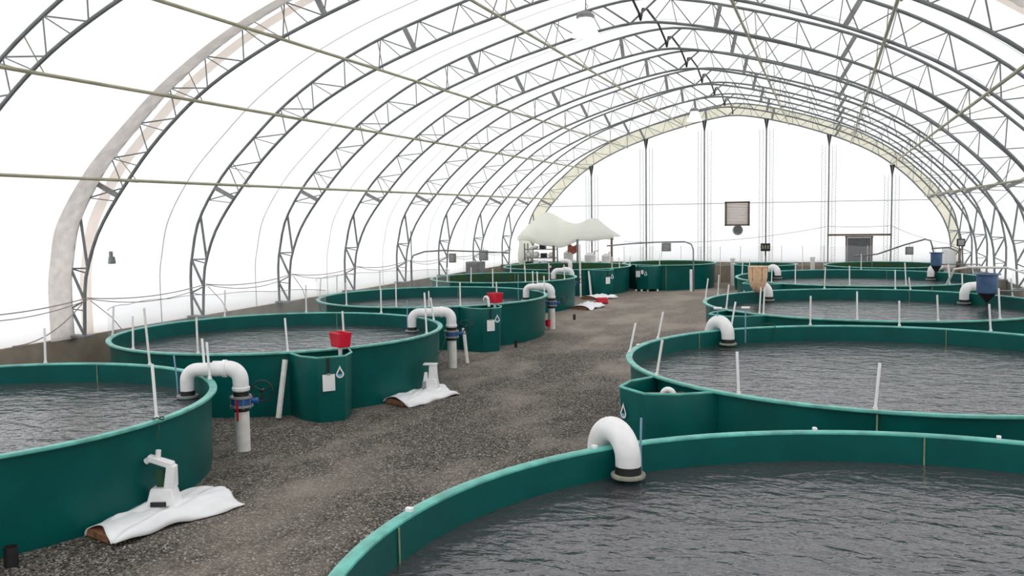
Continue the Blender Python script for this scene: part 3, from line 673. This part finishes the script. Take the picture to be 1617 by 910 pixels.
tag(MB().box((-9.35, 38.4, .14), (.55, .35, .24), .3, .85).build('red_tray', MT['red'], bevel=.03), 'red plastic tray on gravel behind the third sheeted board', 'tray')

# red basket on sump of L2, L3 etc
def basket(x, y, z, w, label, foot=True, elbow=False):
    o = empty('red_basket', (x, y, z), R(-30))
    mb = MB()
    def ring(k, zz, t): return [(-w / 2 * k, -w * .32 * k, zz), (w / 2 * k, -w * .32 * k, zz), (w / 2 * k, w * .32 * k, zz), (-w / 2 * k, w * .32 * k, zz)]
    a, b, c_, d_ = ring(.84, 0, 0), ring(1, w * .66, 0), ring(.93, w * .66, 0), ring(.78, .02, 0)
    q = lambda i, j: [(i * 4 + k, i * 4 + (k + 1) % 4, j * 4 + (k + 1) % 4, j * 4 + k) for k in range(4)]
    mb.add(a + b + c_ + d_, q(0, 1) + q(1, 2) + q(2, 3) + [(3, 2, 1, 0), (12, 13, 14, 15)]).build('tub', MT['red'], o, bevel=.012)
    MB().tube([(-w / 2, -w * .32, w * .66), (w / 2, -w * .32, w * .66), (w / 2, w * .32, w * .66), (-w / 2, w * .32, w * .66)], .016, 6, closed=True).build('rolled_edge', MT['red'], o)
    MB().tube([(-.02, 0, -.3), (-.02, 0, .0)], .04, 14).build('support_pipe', MT['pvc'], o)
    if elbow: MB().tube([(-.2, -.24, .08)] + arc((-.12, -.24, .08), .1, math.pi, 0, 8, (1, 0, 0), (0, 0, 1)) + [(.0, -.24, -.1)], .04, 12).build('spill_elbow', MT['pvc'], o)
    tag(o, label, 'basket', 'red baskets over the sumps')
basket(-9.08, 15.5, 1.37, .42, 'red plastic basket on the sump of the second left tank')
basket(-9.2, 24.6, 1.37, .42, 'red plastic basket with white elbow on the sump of the third left tank', elbow=True)
o = MB().lathe([(.0, .0), (.075, .0), (.095, .22), (.085, .22), (.07, .02), (0, .02)], 18, (-9.0, 29.18, gz(-9, 29.2) + .12)).build('red_cup', MT['red']); tag(o, 'small red cup at the foot of the third left standpipe', 'cup')
# PVC spout in R2 sump
x, y = on('R2', -132, .42)
o = empty('sump_spout', (x, y, .97)); MB().tube([(0, 0, 0), (0, 0, .22)] + arc((.08, 0, .22), .08, math.pi, 0, 10, (1, 0, 0), (0, 0, 1)) + [(.16, 0, .16)], .045, 16).build('pipe', MT['pvc'], o)
MB().tube([(.16, 0, .2), (.16, 0, .14)], .055, 16).build('collar', MT['pvc'], o); tag(o, 'white elbow spout inside the sump of the second right tank', 'pipe')

# diagonal pipes, stubs, small things
def gp(x, y, h=0): return (x, y, gz(x, y) + h)
rod('drain_pipe', [gp(-10.02, 14.68, .04), gp(-10.0, 14.95, 1.15)], .055, 'pvcold', 'white drain pipe leaning on the second left tank, left of its sump', 'pipe', 'leaning drain pipes')
rod('drain_pipe', [gp(-8.95, 21.75, .04), gp(-9.1, 21.9, .95)], .05, 'pvcold', 'short white pipe behind the second standpipe', 'pipe', 'leaning drain pipes')
rod('drain_pipe', [gp(-10.62, 41.45, .04), (-10.82, 41.83, 1.2)], .055, 'pvc', 'white drain pipe leaning beside the fifth left tank sump', 'pipe', 'leaning drain pipes')
rod('tall_pole', [gp(-11.06, 41.2), (-11.1, 41.2, 2.5)], .045, 'pvcold', 'tall pale pole standing in front of the fifth left tank', 'pole')
rod('drain_pipe', [gp(-6.42, 45.1), (-6.44, 45.2, 1.1)], .07, 'pvc', 'white pipe standing against the end tank', 'pipe', 'leaning drain pipes')
for x, y, h, r, lab in ((-8.55, 7.32, .22, .075, 'black pipe stub on gravel at the left frame edge'), (-9.05, 16.45, .3, .05, 'dark pipe stub beside the second left tank sump'), (-8.72, 25.0, .22, .045, 'dark pipe stub beside the third left tank sump'), (-8.9, 32.2, .2, .05, 'dark pipe stub by the fourth left tank')):
    tag(MB().lathe([(0, -.05), (r, -.05), (r, h), (r * .82, h), (r * .82, h - .05), (0, h - .05)], 20, gp(x, y)).build('pipe_stub', MT['dark']), lab, 'pipe', 'dark pipe stubs')
for x, y, h, lab in ((-4.81, 49.3, 1.45, 'thick pale pipe standing on the gravel near the gable wall'), (-.75, 49.6, 1.5, 'thick pale pipe standing between the two far tanks')):
    o = empty('vent_pipe', gp(x, y)); MB().tube([(0, 0, -.05), (0, 0, h)], .11, 20).build('pipe', MT['pvcold'], o); MB().tube([(0, 0, h - .08), (0, 0, h + .02)], .13, 20).build('cap', MT['pvc'], o); tag(o, lab, 'pipe', 'pale vent pipes')
# hoses
x, y = on('L2', 20, .02)
rod('green_hose', [(x - .1, y + .2, 1.3), (x, y, 1.28), (x + .08, y - .1, 1.0), (x + .06, y - .3, .75), (x - .05, y - .55, .62)], .012, 'algae', 'green hose drooping from the right rim of the second left tank', 'hose')
x, y = on('L1', 1.8, 0.0)
rod('green_tie', [(x - .07, y - .05, 1.31), (x, y - .06, 1.34), (x + .05, y, 1.3), (x + .02, y + .05, 1.33), (x - .06, y + .03, 1.31), (x + .03, y - .05, 1.2), (x + .02, y - .1, 1.08)], .01, 'algae', 'pale green tie knotted round the nearest left tank post', 'tie')
x, y = on('R2', 120, 0)
rod('green_hose', [(x - .2, y + .1, 1.3), (x - .1, y, 1.35), (x + .1, y - .02, 1.35), (x + .14, y - .12, 1.25), (x + .13, y - .15, 1.0)], .012, 'algae', 'green hose looped over the back rim of the second right tank', 'hose')

# hoppers and feed bag
def hopper(x, y, z, w, h, label):
    o = empty('feed_hopper', (x, y, z))
    MB().lathe([(w * .49, 0), (w / 2, .02), (w * .52, h * .62), (w * .66, h * .64), (w * .66, h * .67), (w * .5, h * .67), (w * .47, .05)], 28, (0, 0, h * .33)).build('drum', MT['bluep'], o)
    MB().lathe([(.035, 0), (.06, .03), (w * .48, h * .33)], 24).build('cone', MT['dark'], o)
    MB().lathe([(0, .03), (w * .5, 0)], 24, (0, 0, h * .95)).build('lid', MT['grey'], o)
    MB().tube([(0, 0, .02), (0, 0, -.12)], .035, 10).build('outlet', MT['dark'], o)
    mb = MB(); dx = 1.38
    mb.tube([(w * .5, 0, h * .4), (w * .5 + dx, .1, h * .4), (w * .5 + dx, .1, -z + .0)], .03, 8); mb.build('stand', MT['steel'], o)
    tag(o, label, 'feed hopper', 'blue feed hoppers')
hopper(4.45, 29.6, 1.14, .56, .85, 'large blue feed hopper with dark cone over the third right tank')
hopper(4.12, 39.7, 1.38, .42, .8, 'small blue feed hopper with dark cone over the fourth right tank')
o = empty('feed_bag', (-2.13, 30.0, 1.30))
MB().lathe([(.03, 0), (.14, .05), (.25, .25), (.30, .5), (.31, .82), (.33, .84), (.30, .85), (.28, .8), (.2, .3)], 24).build('woven_bag', MT['tan'], o)
mb = MB()
for i in range(6):
    a = i * math.pi / 3; mb.tube([(.31 * math.cos(a), .31 * math.sin(a), .84), (.29 * math.cos(a), .29 * math.sin(a), .45), (.14 * math.cos(a), .14 * math.sin(a), .04)], .012, 5)
mb.build('seam_strap', MT['wood'], o)
MB().tube([(.0, 0, .02), (.0, .0, -.14)], .03, 10).build('outlet', MT['dark'], o)
tag(o, 'tan woven conical feed bag by the third right tank bend', 'feed bag')

# hoops, boxes
def hoop(pts, label, r=.035, m='steel'): return rod('bent_pipe_hoop', pts, r, m, label, 'pipe hoop', 'bent pipe hoops')
hoop([gp(-16.45, 34.0), (-16.45, 34.0, 2.1), (-16.35, 34.05, 2.32), (-16.0, 34.4, 2.46), (-15.5, 35.2, 2.48), (-15.6, 40, 2.22), (-15.7, 44, 2.0)], 'bent grey pipe hoop over the fourth left tank')
rod('tall_pole', [gp(-16.5, 34.2, 0), (-16.52, 34.2, 3.35)], .022, 'steel', 'thin grey pole standing at the left wall by the fourth left tank', 'pole')
hoop([gp(-6.33, 45.35), (-6.35, 45.35, 2.1), (-6.45, 45.4, 2.35), (-6.8, 45.5, 2.48), (-8.3, 45.8, 2.45), (-9.7, 46.1, 2.37), (-11, 46.4, 2.25)], 'bent grey pipe hoop over the end tank')
hoop([(5.2, 42.9, .0), (4.45, 42.6, 1.4), (4.22, 42.2, 2.3), (4.12, 42.0, 2.58), (3.9, 42.0, 2.64), (3.2, 43.5, 2.35), (2.2, 45.5, 1.85), (1.2, 46.5, 1.72)], 'bent pipe hoop sloping down over the fourth right tank')
hoop([(4.4, 44.4, 2.15), (5.1, 44.4, 2.2), (5.5, 44.4, 2.0), (5.62, 44.4, 1.5), gp(5.62, 44.4)], 'small bent pipe hoop above the white hanging sheet')
hoop([(3.9, 34.6, 1.2), (4.1, 34.0, 1.85), (4.5, 33.5, 1.95), (5.3, 31.6, 2.05), (5.75, 31.4, 1.9), (5.95, 31.4, 1.4), gp(6.0, 31.4)], 'pale bent pipe hoop behind the large blue hopper', .04, 'pvcold')
def ebox(x, y, z, sx, sz, m, label, hang=0, extra=None):
    o = empty('equipment_box', (x, y, z)); MB().box((0, 0, 0), (sx, .2, sz)).build('case', MT[m], o, bevel=.015)
    MB().box((0, -.105, 0), (sx * .7, .012, sz * .7)).build('cover_panel', MT['grey'], o, bevel=.004)
    if hang: MB().tube([(0, 0, sz / 2), (0, 0, sz / 2 + hang)], .015, 6).build('hanger', MT['steel'], o)
    else: MB().box((.0, .13, 0), (.08, .08, sz * .6)).build('bracket', MT['steel'], o)
    tag(o, label, 'equipment box', 'small equipment boxes')
ebox(-16.25, 37.95, 2.02, .3, .42, 'tan2', 'tan control box mounted on an arch foot behind the fourth left tank') if 'tan2' in MT else None
MT['tan2'] = mat('dull_tan_case', (.25, .22, .16), .6, noise=.1)
ebox(-16.25, 37.95, 2.02, .3, .42, 'tan2', 'tan control box mounted on an arch foot behind the fourth left tank')
ebox(-15.9, 41.0, 2.0, .42, .5, 'plate', 'grey blurred box hanging below the left pipe hoop', .12)
ebox(-7.75, 45.7, 2.2, .45, .42, 'plate', 'pale grey box hanging from the hoop over the end tank', .06)
ebox(3.55, 45.2, 2.02, .34, .36, 'steel', 'grey box on the sloping hoop by the gable door', .1)
ebox(5.85, 46.5, 2.35, .35, .35, 'black', 'dark box mounted on a far right arch foot')
o = empty('grey_cabinet', gp(-16.3, 40.9)); MB().box((0, 0, .85), (.8, .6, 1.7)).build('body', MT['plate'], o, bevel=.01)
MB().box((0, -.31, .85), (.74, .015, 1.6)).build('door', MT['plate'], o, bevel=.004); MB().tube([(.3, -.34, .8), (.3, -.34, 1.0)], .015, 8).build('handle', MT['black'], o)
mb = MB()
for k in range(9): mb.box((-.32 + k * .08, -.322, .85), (.012, .012, 1.55))
mb.build('rib', MT['steel'], o)
tag(o, 'grey ribbed cabinet at left wall before the canopy', 'cabinet')
o = empty('wall_speaker', (-16.93, 17.83, 2.95)); MB().box((.06, 0, 0), (.12, .17, .18), 0, .8).build('body', MT['steel'], o, bevel=.02); MB().box((.04, 0, .15), (.05, .08, .14)).build('bracket', MT['plate'], o)
tag(o, 'small grey sensor box on the cover behind the second arch', 'sensor')
tag(MB().grid(lambda u, v: (5.0 + .6 * u, 46.0 + .04 * math.sin(u * 9), 1.1 + 1.0 * v), 8, 6).build('hanging_sheet', MT['cloudy'], solid=.01), 'white plastic sheet hanging right of the small blue hopper', 'sheet')
rod('wooden_stake', [gp(5.75, 45.9), (5.75, 45.9, 2.1)], .05, 'timber', 'brown stake beside the hanging plastic sheet', 'post')
o = empty('wrapped_pipe', (6.05, 30.2, 0)); MB().tube([(0, 0, 0), (-.02, 0, 1.3)], .13, 16).build('black_lagging', MT['black'], o)
MB().tube([(-.02, 0, 1.28), (-.05, 0, 1.85)], .12, 16).build('white_wrap', MT['pvcold'], o); tag(o, 'black lagged pipe with white wrap at the right frame edge', 'pipe')

# ------------------------------------------------------------------ canopy and clutter beneath
def cano(u, v):
    x = -16.75 + 5.6 * u
    zf = 2.72 - .42 * math.exp(-((u - .40) / .2) ** 2)
    zb = 3.25 + .85 * math.exp(-((u - .22) / .17) ** 2) + .42 * math.exp(-((u - .72) / .2) ** 2) - .7 * max(0, u - .75) / .25
    z = zf + (zb - zf) * (v ** 1.2) + .04 * math.sin(u * 22 + v * 5)
    return (x, 48.6 + 2.0 * v, z)
o = empty('plastic_canopy', (0, 0, 0))
MB().grid(cano, 44, 16).build('roof_sheet', MT['canopy'], o, solid=.01)
MB().grid(lambda u, v: (-16.75 + 5.6 * u, 48.6 - .02 - .04 * math.sin(u * 30) * (1 - v), cano(u, 0)[2] - .22 * (1 - v)), 44, 3).build('valance', MT['canopy'], o, solid=.008)
MB().grid(lambda u, v: (-16.7 + .05 * math.sin(v * 9), 48.6 + 2.0 * u, .6 + 2.0 * v), 10, 10).build('side_sheet', MT['canopy'], o, solid=.008)
for x, m_, h in ((-14.6, 'timber', 2.2), (-13.2, 'steel', 2.55), (-11.25, 'timber', 2.6)):
    MB().tube([(x, 48.55, 0), (x, 48.55, h)], .06, 10).build('pole', MT[m_], o)
tag(o, 'milky polythene canopy on poles in the far left corner', 'canopy')
# shelf rack
o = empty('shelf_rack', (-15.7, 49.7, 0)); mb = MB()
for dx in (-.9, .9):
    for dy in (-.3, .3): MB().box((dx, dy, 1.15), (.06, .06, 2.3)).build('leg', MT['steel'], o)
for z in (.95, 1.45, 1.95): MB().box((0, 0, z), (1.86, .66, .04)).build('shelf', MT['plate'], o)
tag(o, 'metal shelf rack under the canopy', 'shelf rack')
rnd = random.Random(5)
names = ['first', 'second', 'third', 'fourth', 'fifth']
for si, (z, nm) in enumerate(((.97, 'bottom'), (1.47, 'middle'), (1.97, 'top'))):
    for j in range(4 if si < 2 else 2):
        x = -16.4 + j * .46 + (.4 if si == 2 else 0); h = rnd.uniform(.22, .36); k = rnd.random()
        if (j + si) % 3 == 0:
            b = MB().box((x, 49.55, z + .13), (.34, .3, .26)).build('storage_crate', MT['black'], bevel=.02); tag(b, 'black crate on the %s shelf of the rack, %s from left' % (nm, names[j]), 'crate', 'crates on the rack')
        else:
            mb = MB().grid(lambda u, v, x=x, h=h: (x + .2 * math.cos(u * 2 * math.pi) * (math.sin(max(.02, min(.98, v)) * math.pi) ** .35), 49.55 + .17 * math.sin(u * 2 * math.pi) * (math.sin(max(.02, min(.98, v)) * math.pi) ** .35), z + .003 + h * v), 16, 8)
            b = mb.build('feed_sack', MT['sheet']); tag(b, 'white feed sack on the %s shelf of the rack, %s from left' % (nm, names[j]), 'sack', 'sacks on the rack')
# machines under canopy
def machine(x, y, w, h, m, label, top=None):
    o = empty('filter_unit', gp(x, y)); MB().box((0, 0, h * .35), (w, .5, h * .7)).build('housing', MT[m], o, bevel=.03)
    MB().lathe([(0, 0), (w * .38, 0), (w * .4, h * .22), (w * .15, h * .3), (0, h * .3)], 20, (0, 0, h * .7)).build('drum', MT['pvc'], o)
    MB().box((0, -.26, h * .45), (w * .5, .04, h * .2)).build('panel', MT['black'], o, bevel=.01)
    MB().tube([(w * .3, 0, h * .7), (w * .3, 0, h * 1.05), (w * .6, 0, h * 1.05)], .04, 10).build('pipe', MT['pvcold'], o)
    tag(o, label, 'filter unit', 'filter units under the canopy')
machine(-14.05, 49.7, .7, 1.9, 'pvcold', 'pale filter unit behind the timber canopy pole')
machine(-12.75, 49.6, .8, 1.75, 'pvc', 'white filter unit with black panel right of the steel canopy pole')
machine(-11.85, 49.7, .6, 1.7, 'pvcold', 'narrow pale filter unit at the right end of the canopy')
tag(MB().grid(lambda u, v: (-13.95 + .5 * u, 49.2 + .05 * math.sin(u * 8), 1.75 + .45 * v + .06 * math.sin(u * 7)), 8, 6).build('red_tarp', mat('faded_red_cloth', (.42, .12, .08), .8, noise=.3, nscale=5), solid=.02), 'faded red cloth hung under the canopy', 'cloth')
# black draped bag by fourth left tank
o = empty('black_sack', (-12.05, 39.55, 0)); MB().grid(lambda u, v: ((.2 + .04 * math.sin(u * 25)) * math.cos(u * 2 * math.pi) * (1 - .35 * v), (.2 + .03 * math.sin(u * 19)) * math.sin(u * 2 * math.pi) * (1 - .35 * v), .35 + 1.15 * v), 28, 8).build('sack_body', MT['black'], o)
MB().tube([(0, 0, 0), (0, 0, 1.6)], .04, 8).build('post', MT['pvcold'], o); tag(o, 'black sack draped on a post behind the fourth left tank', 'sack')
# white valve stack behind L4 pipe
o = empty('valve_stack', gp(-11.35, 40.4)); MB().tube([(0, 0, 0), (0, 0, 1.55)] + arc((-.15, 0, 1.6), .15, 0, math.pi / 2, 6, (1, 0, 0), (0, 0, 1)) + [(-.4, 0, 1.75)], .1, 16).build('pipe', MT['pvc'], o)
MB().tube([(0, 0, 1.2), (0, 0, 1.35)], .14, 16).build('collar', MT['grey'], o); tag(o, 'white pipe stack beside the black sack', 'pipe')

# ------------------------------------------------------------------ nets
def net_arc(k, a0_, a1_, label, h=.66):
    cx, cy, r = TK[k]; o = empty('net_screen', (cx, cy, H))
    def fn(u, v):
        a = R(a0_ + (a1_ - a0_) * u); s = abs(math.sin(u * 5 * math.pi)) * .06
        return ((r - .02) * math.cos(a), (r - .02) * math.sin(a), v * (h - .05 + s * .6) + .0)
    MB().grid(fn, 40, 2).build('netting', MT['net'], o)
    MB().tube([fn(u / 40, 1) for u in range(41)], .008, 5).build('top_line', MT['rope'], o)
    tag(o, label, 'net', 'net screens round the left tanks')
net_arc('L2', 105, 215, 'white net screen along the wall side of the second left tank')
net_arc('L3', 105, 215, 'white net screen along the wall side of the third left tank')
o = empty('net_fence', (0, 50.56, 0))
MB().grid(lambda u, v: (-11 + 16.2 * u, 0, 1.0 + 1.05 * v + .03 * math.sin(u * 70)), 60, 2).build('netting', MT['net'], o)
for j in range(16): MB().tube([(-11 + 1.08 * j, 0, .0), (-11 + 1.08 * j, 0, 2.08)], .016, 6).build('stake', MT['pvcold'], o)
tag(o, 'thin net fence on stakes along the foot of the gable wall', 'fence')

# ------------------------------------------------------------------ ropes
def sag(a, b, s, n=14): a, b = Vector(a), Vector(b); return [a.lerp(b, i / n) - Vector((0, 0, s * 4 * (i / n) * (1 - i / n))) for i in range(n + 1)]
for i in range(0, 8):
    ya, yb = YA[i], YA[i + 1]
    rod('sagging_rope', sag((-16.5, ya, 2.12), (-16.5, yb, 2.12), .14), .013, 'rope', 'upper rope sagging along the left wall, %s bay from camera' % ORD[i], 'rope', 'ropes along the left wall')
    rod('sagging_rope', sag((-16.42, ya, 2.1), (-16.42, yb, 2.1), .24), .011, 'rope', 'lower rope sagging along the left wall, %s bay from camera' % ORD[i], 'rope', 'ropes along the left wall')
for i in (1, 2, 3):
    rod('guy_rope', [(-16.5, YA[i] + .1, 2.05), (-16.75, YA[i] + 1.0, 1.55), (-17.02, YA[i] + 1.6, 1.17)], .01, 'rope', 'thin guy rope slanting down from arch %s' % ('with the grey flap' if i == 1 else 'left of the second tank' if i == 2 else 'left of the third tank'), 'rope', 'guy ropes')
rod('guy_rope', sag((-16.55, 16.5, 2.0), (-16.98, 14.9, 1.19), .22), .014, 'rope', 'slack rope falling in front of the grey fabric flap', 'rope')
rod('sagging_rope', sag((-11, 50.55, 2.35), (0.0, 50.6, 3.1), .35), .012, 'rope', 'rope sagging across the gable wall left of the door', 'rope')
rod('sagging_rope', sag((0.0, 50.6, 3.1), (3.1, 50.6, 3.1), .05), .012, 'rope', 'rope stretched over the gable door', 'rope')
rod('sagging_rope', sag((3.1, 50.6, 3.1), (6.1, 50.6, 2.1), .15), .012, 'rope', 'rope sloping down the gable wall right of the door', 'rope')

# ------------------------------------------------------------------ lamps
def lamp(x, y, z, ztop, label):
    o = empty('pendant_lamp', (x, y, z))
    MB().lathe([(0, .12), (.05, .12), (.15, .08), (.2, .03), (.2, -.02), (.17, -.04), (0, -.04)], 28).build('cap', MT['plate'], o)
    MB().lathe([(.16, -.04), (.18, -.12), (.25, -.3), (.33, -.42), (.32, -.42), (.23, -.3), (.15, -.1)], 32).build('lamp_shade', MT['lampglow'], o, label='glowing white bell shade')
    MB().tube([(0, 0, .1), (.01, 0, .3), (0, 0, ztop - z)], .012, 6).build('cord', MT['steel'], o)
    MB().tube([(.0, 0, .14), (.06, 0, .22), (.0, 0, .3)], .008, 5).build('hook', MT['steel'], o)
    tag(o, label, 'lamp', 'bell lamps hung from the ridge')
lamp(-5.1, 19.6, 8.25, 9.6, 'glowing bell lamp hanging from the ridge, nearer one at the top edge')
lamp(-5.3, 38.2, 8.15, 9.4, 'glowing bell lamp hanging from the ridge near the gable wall')
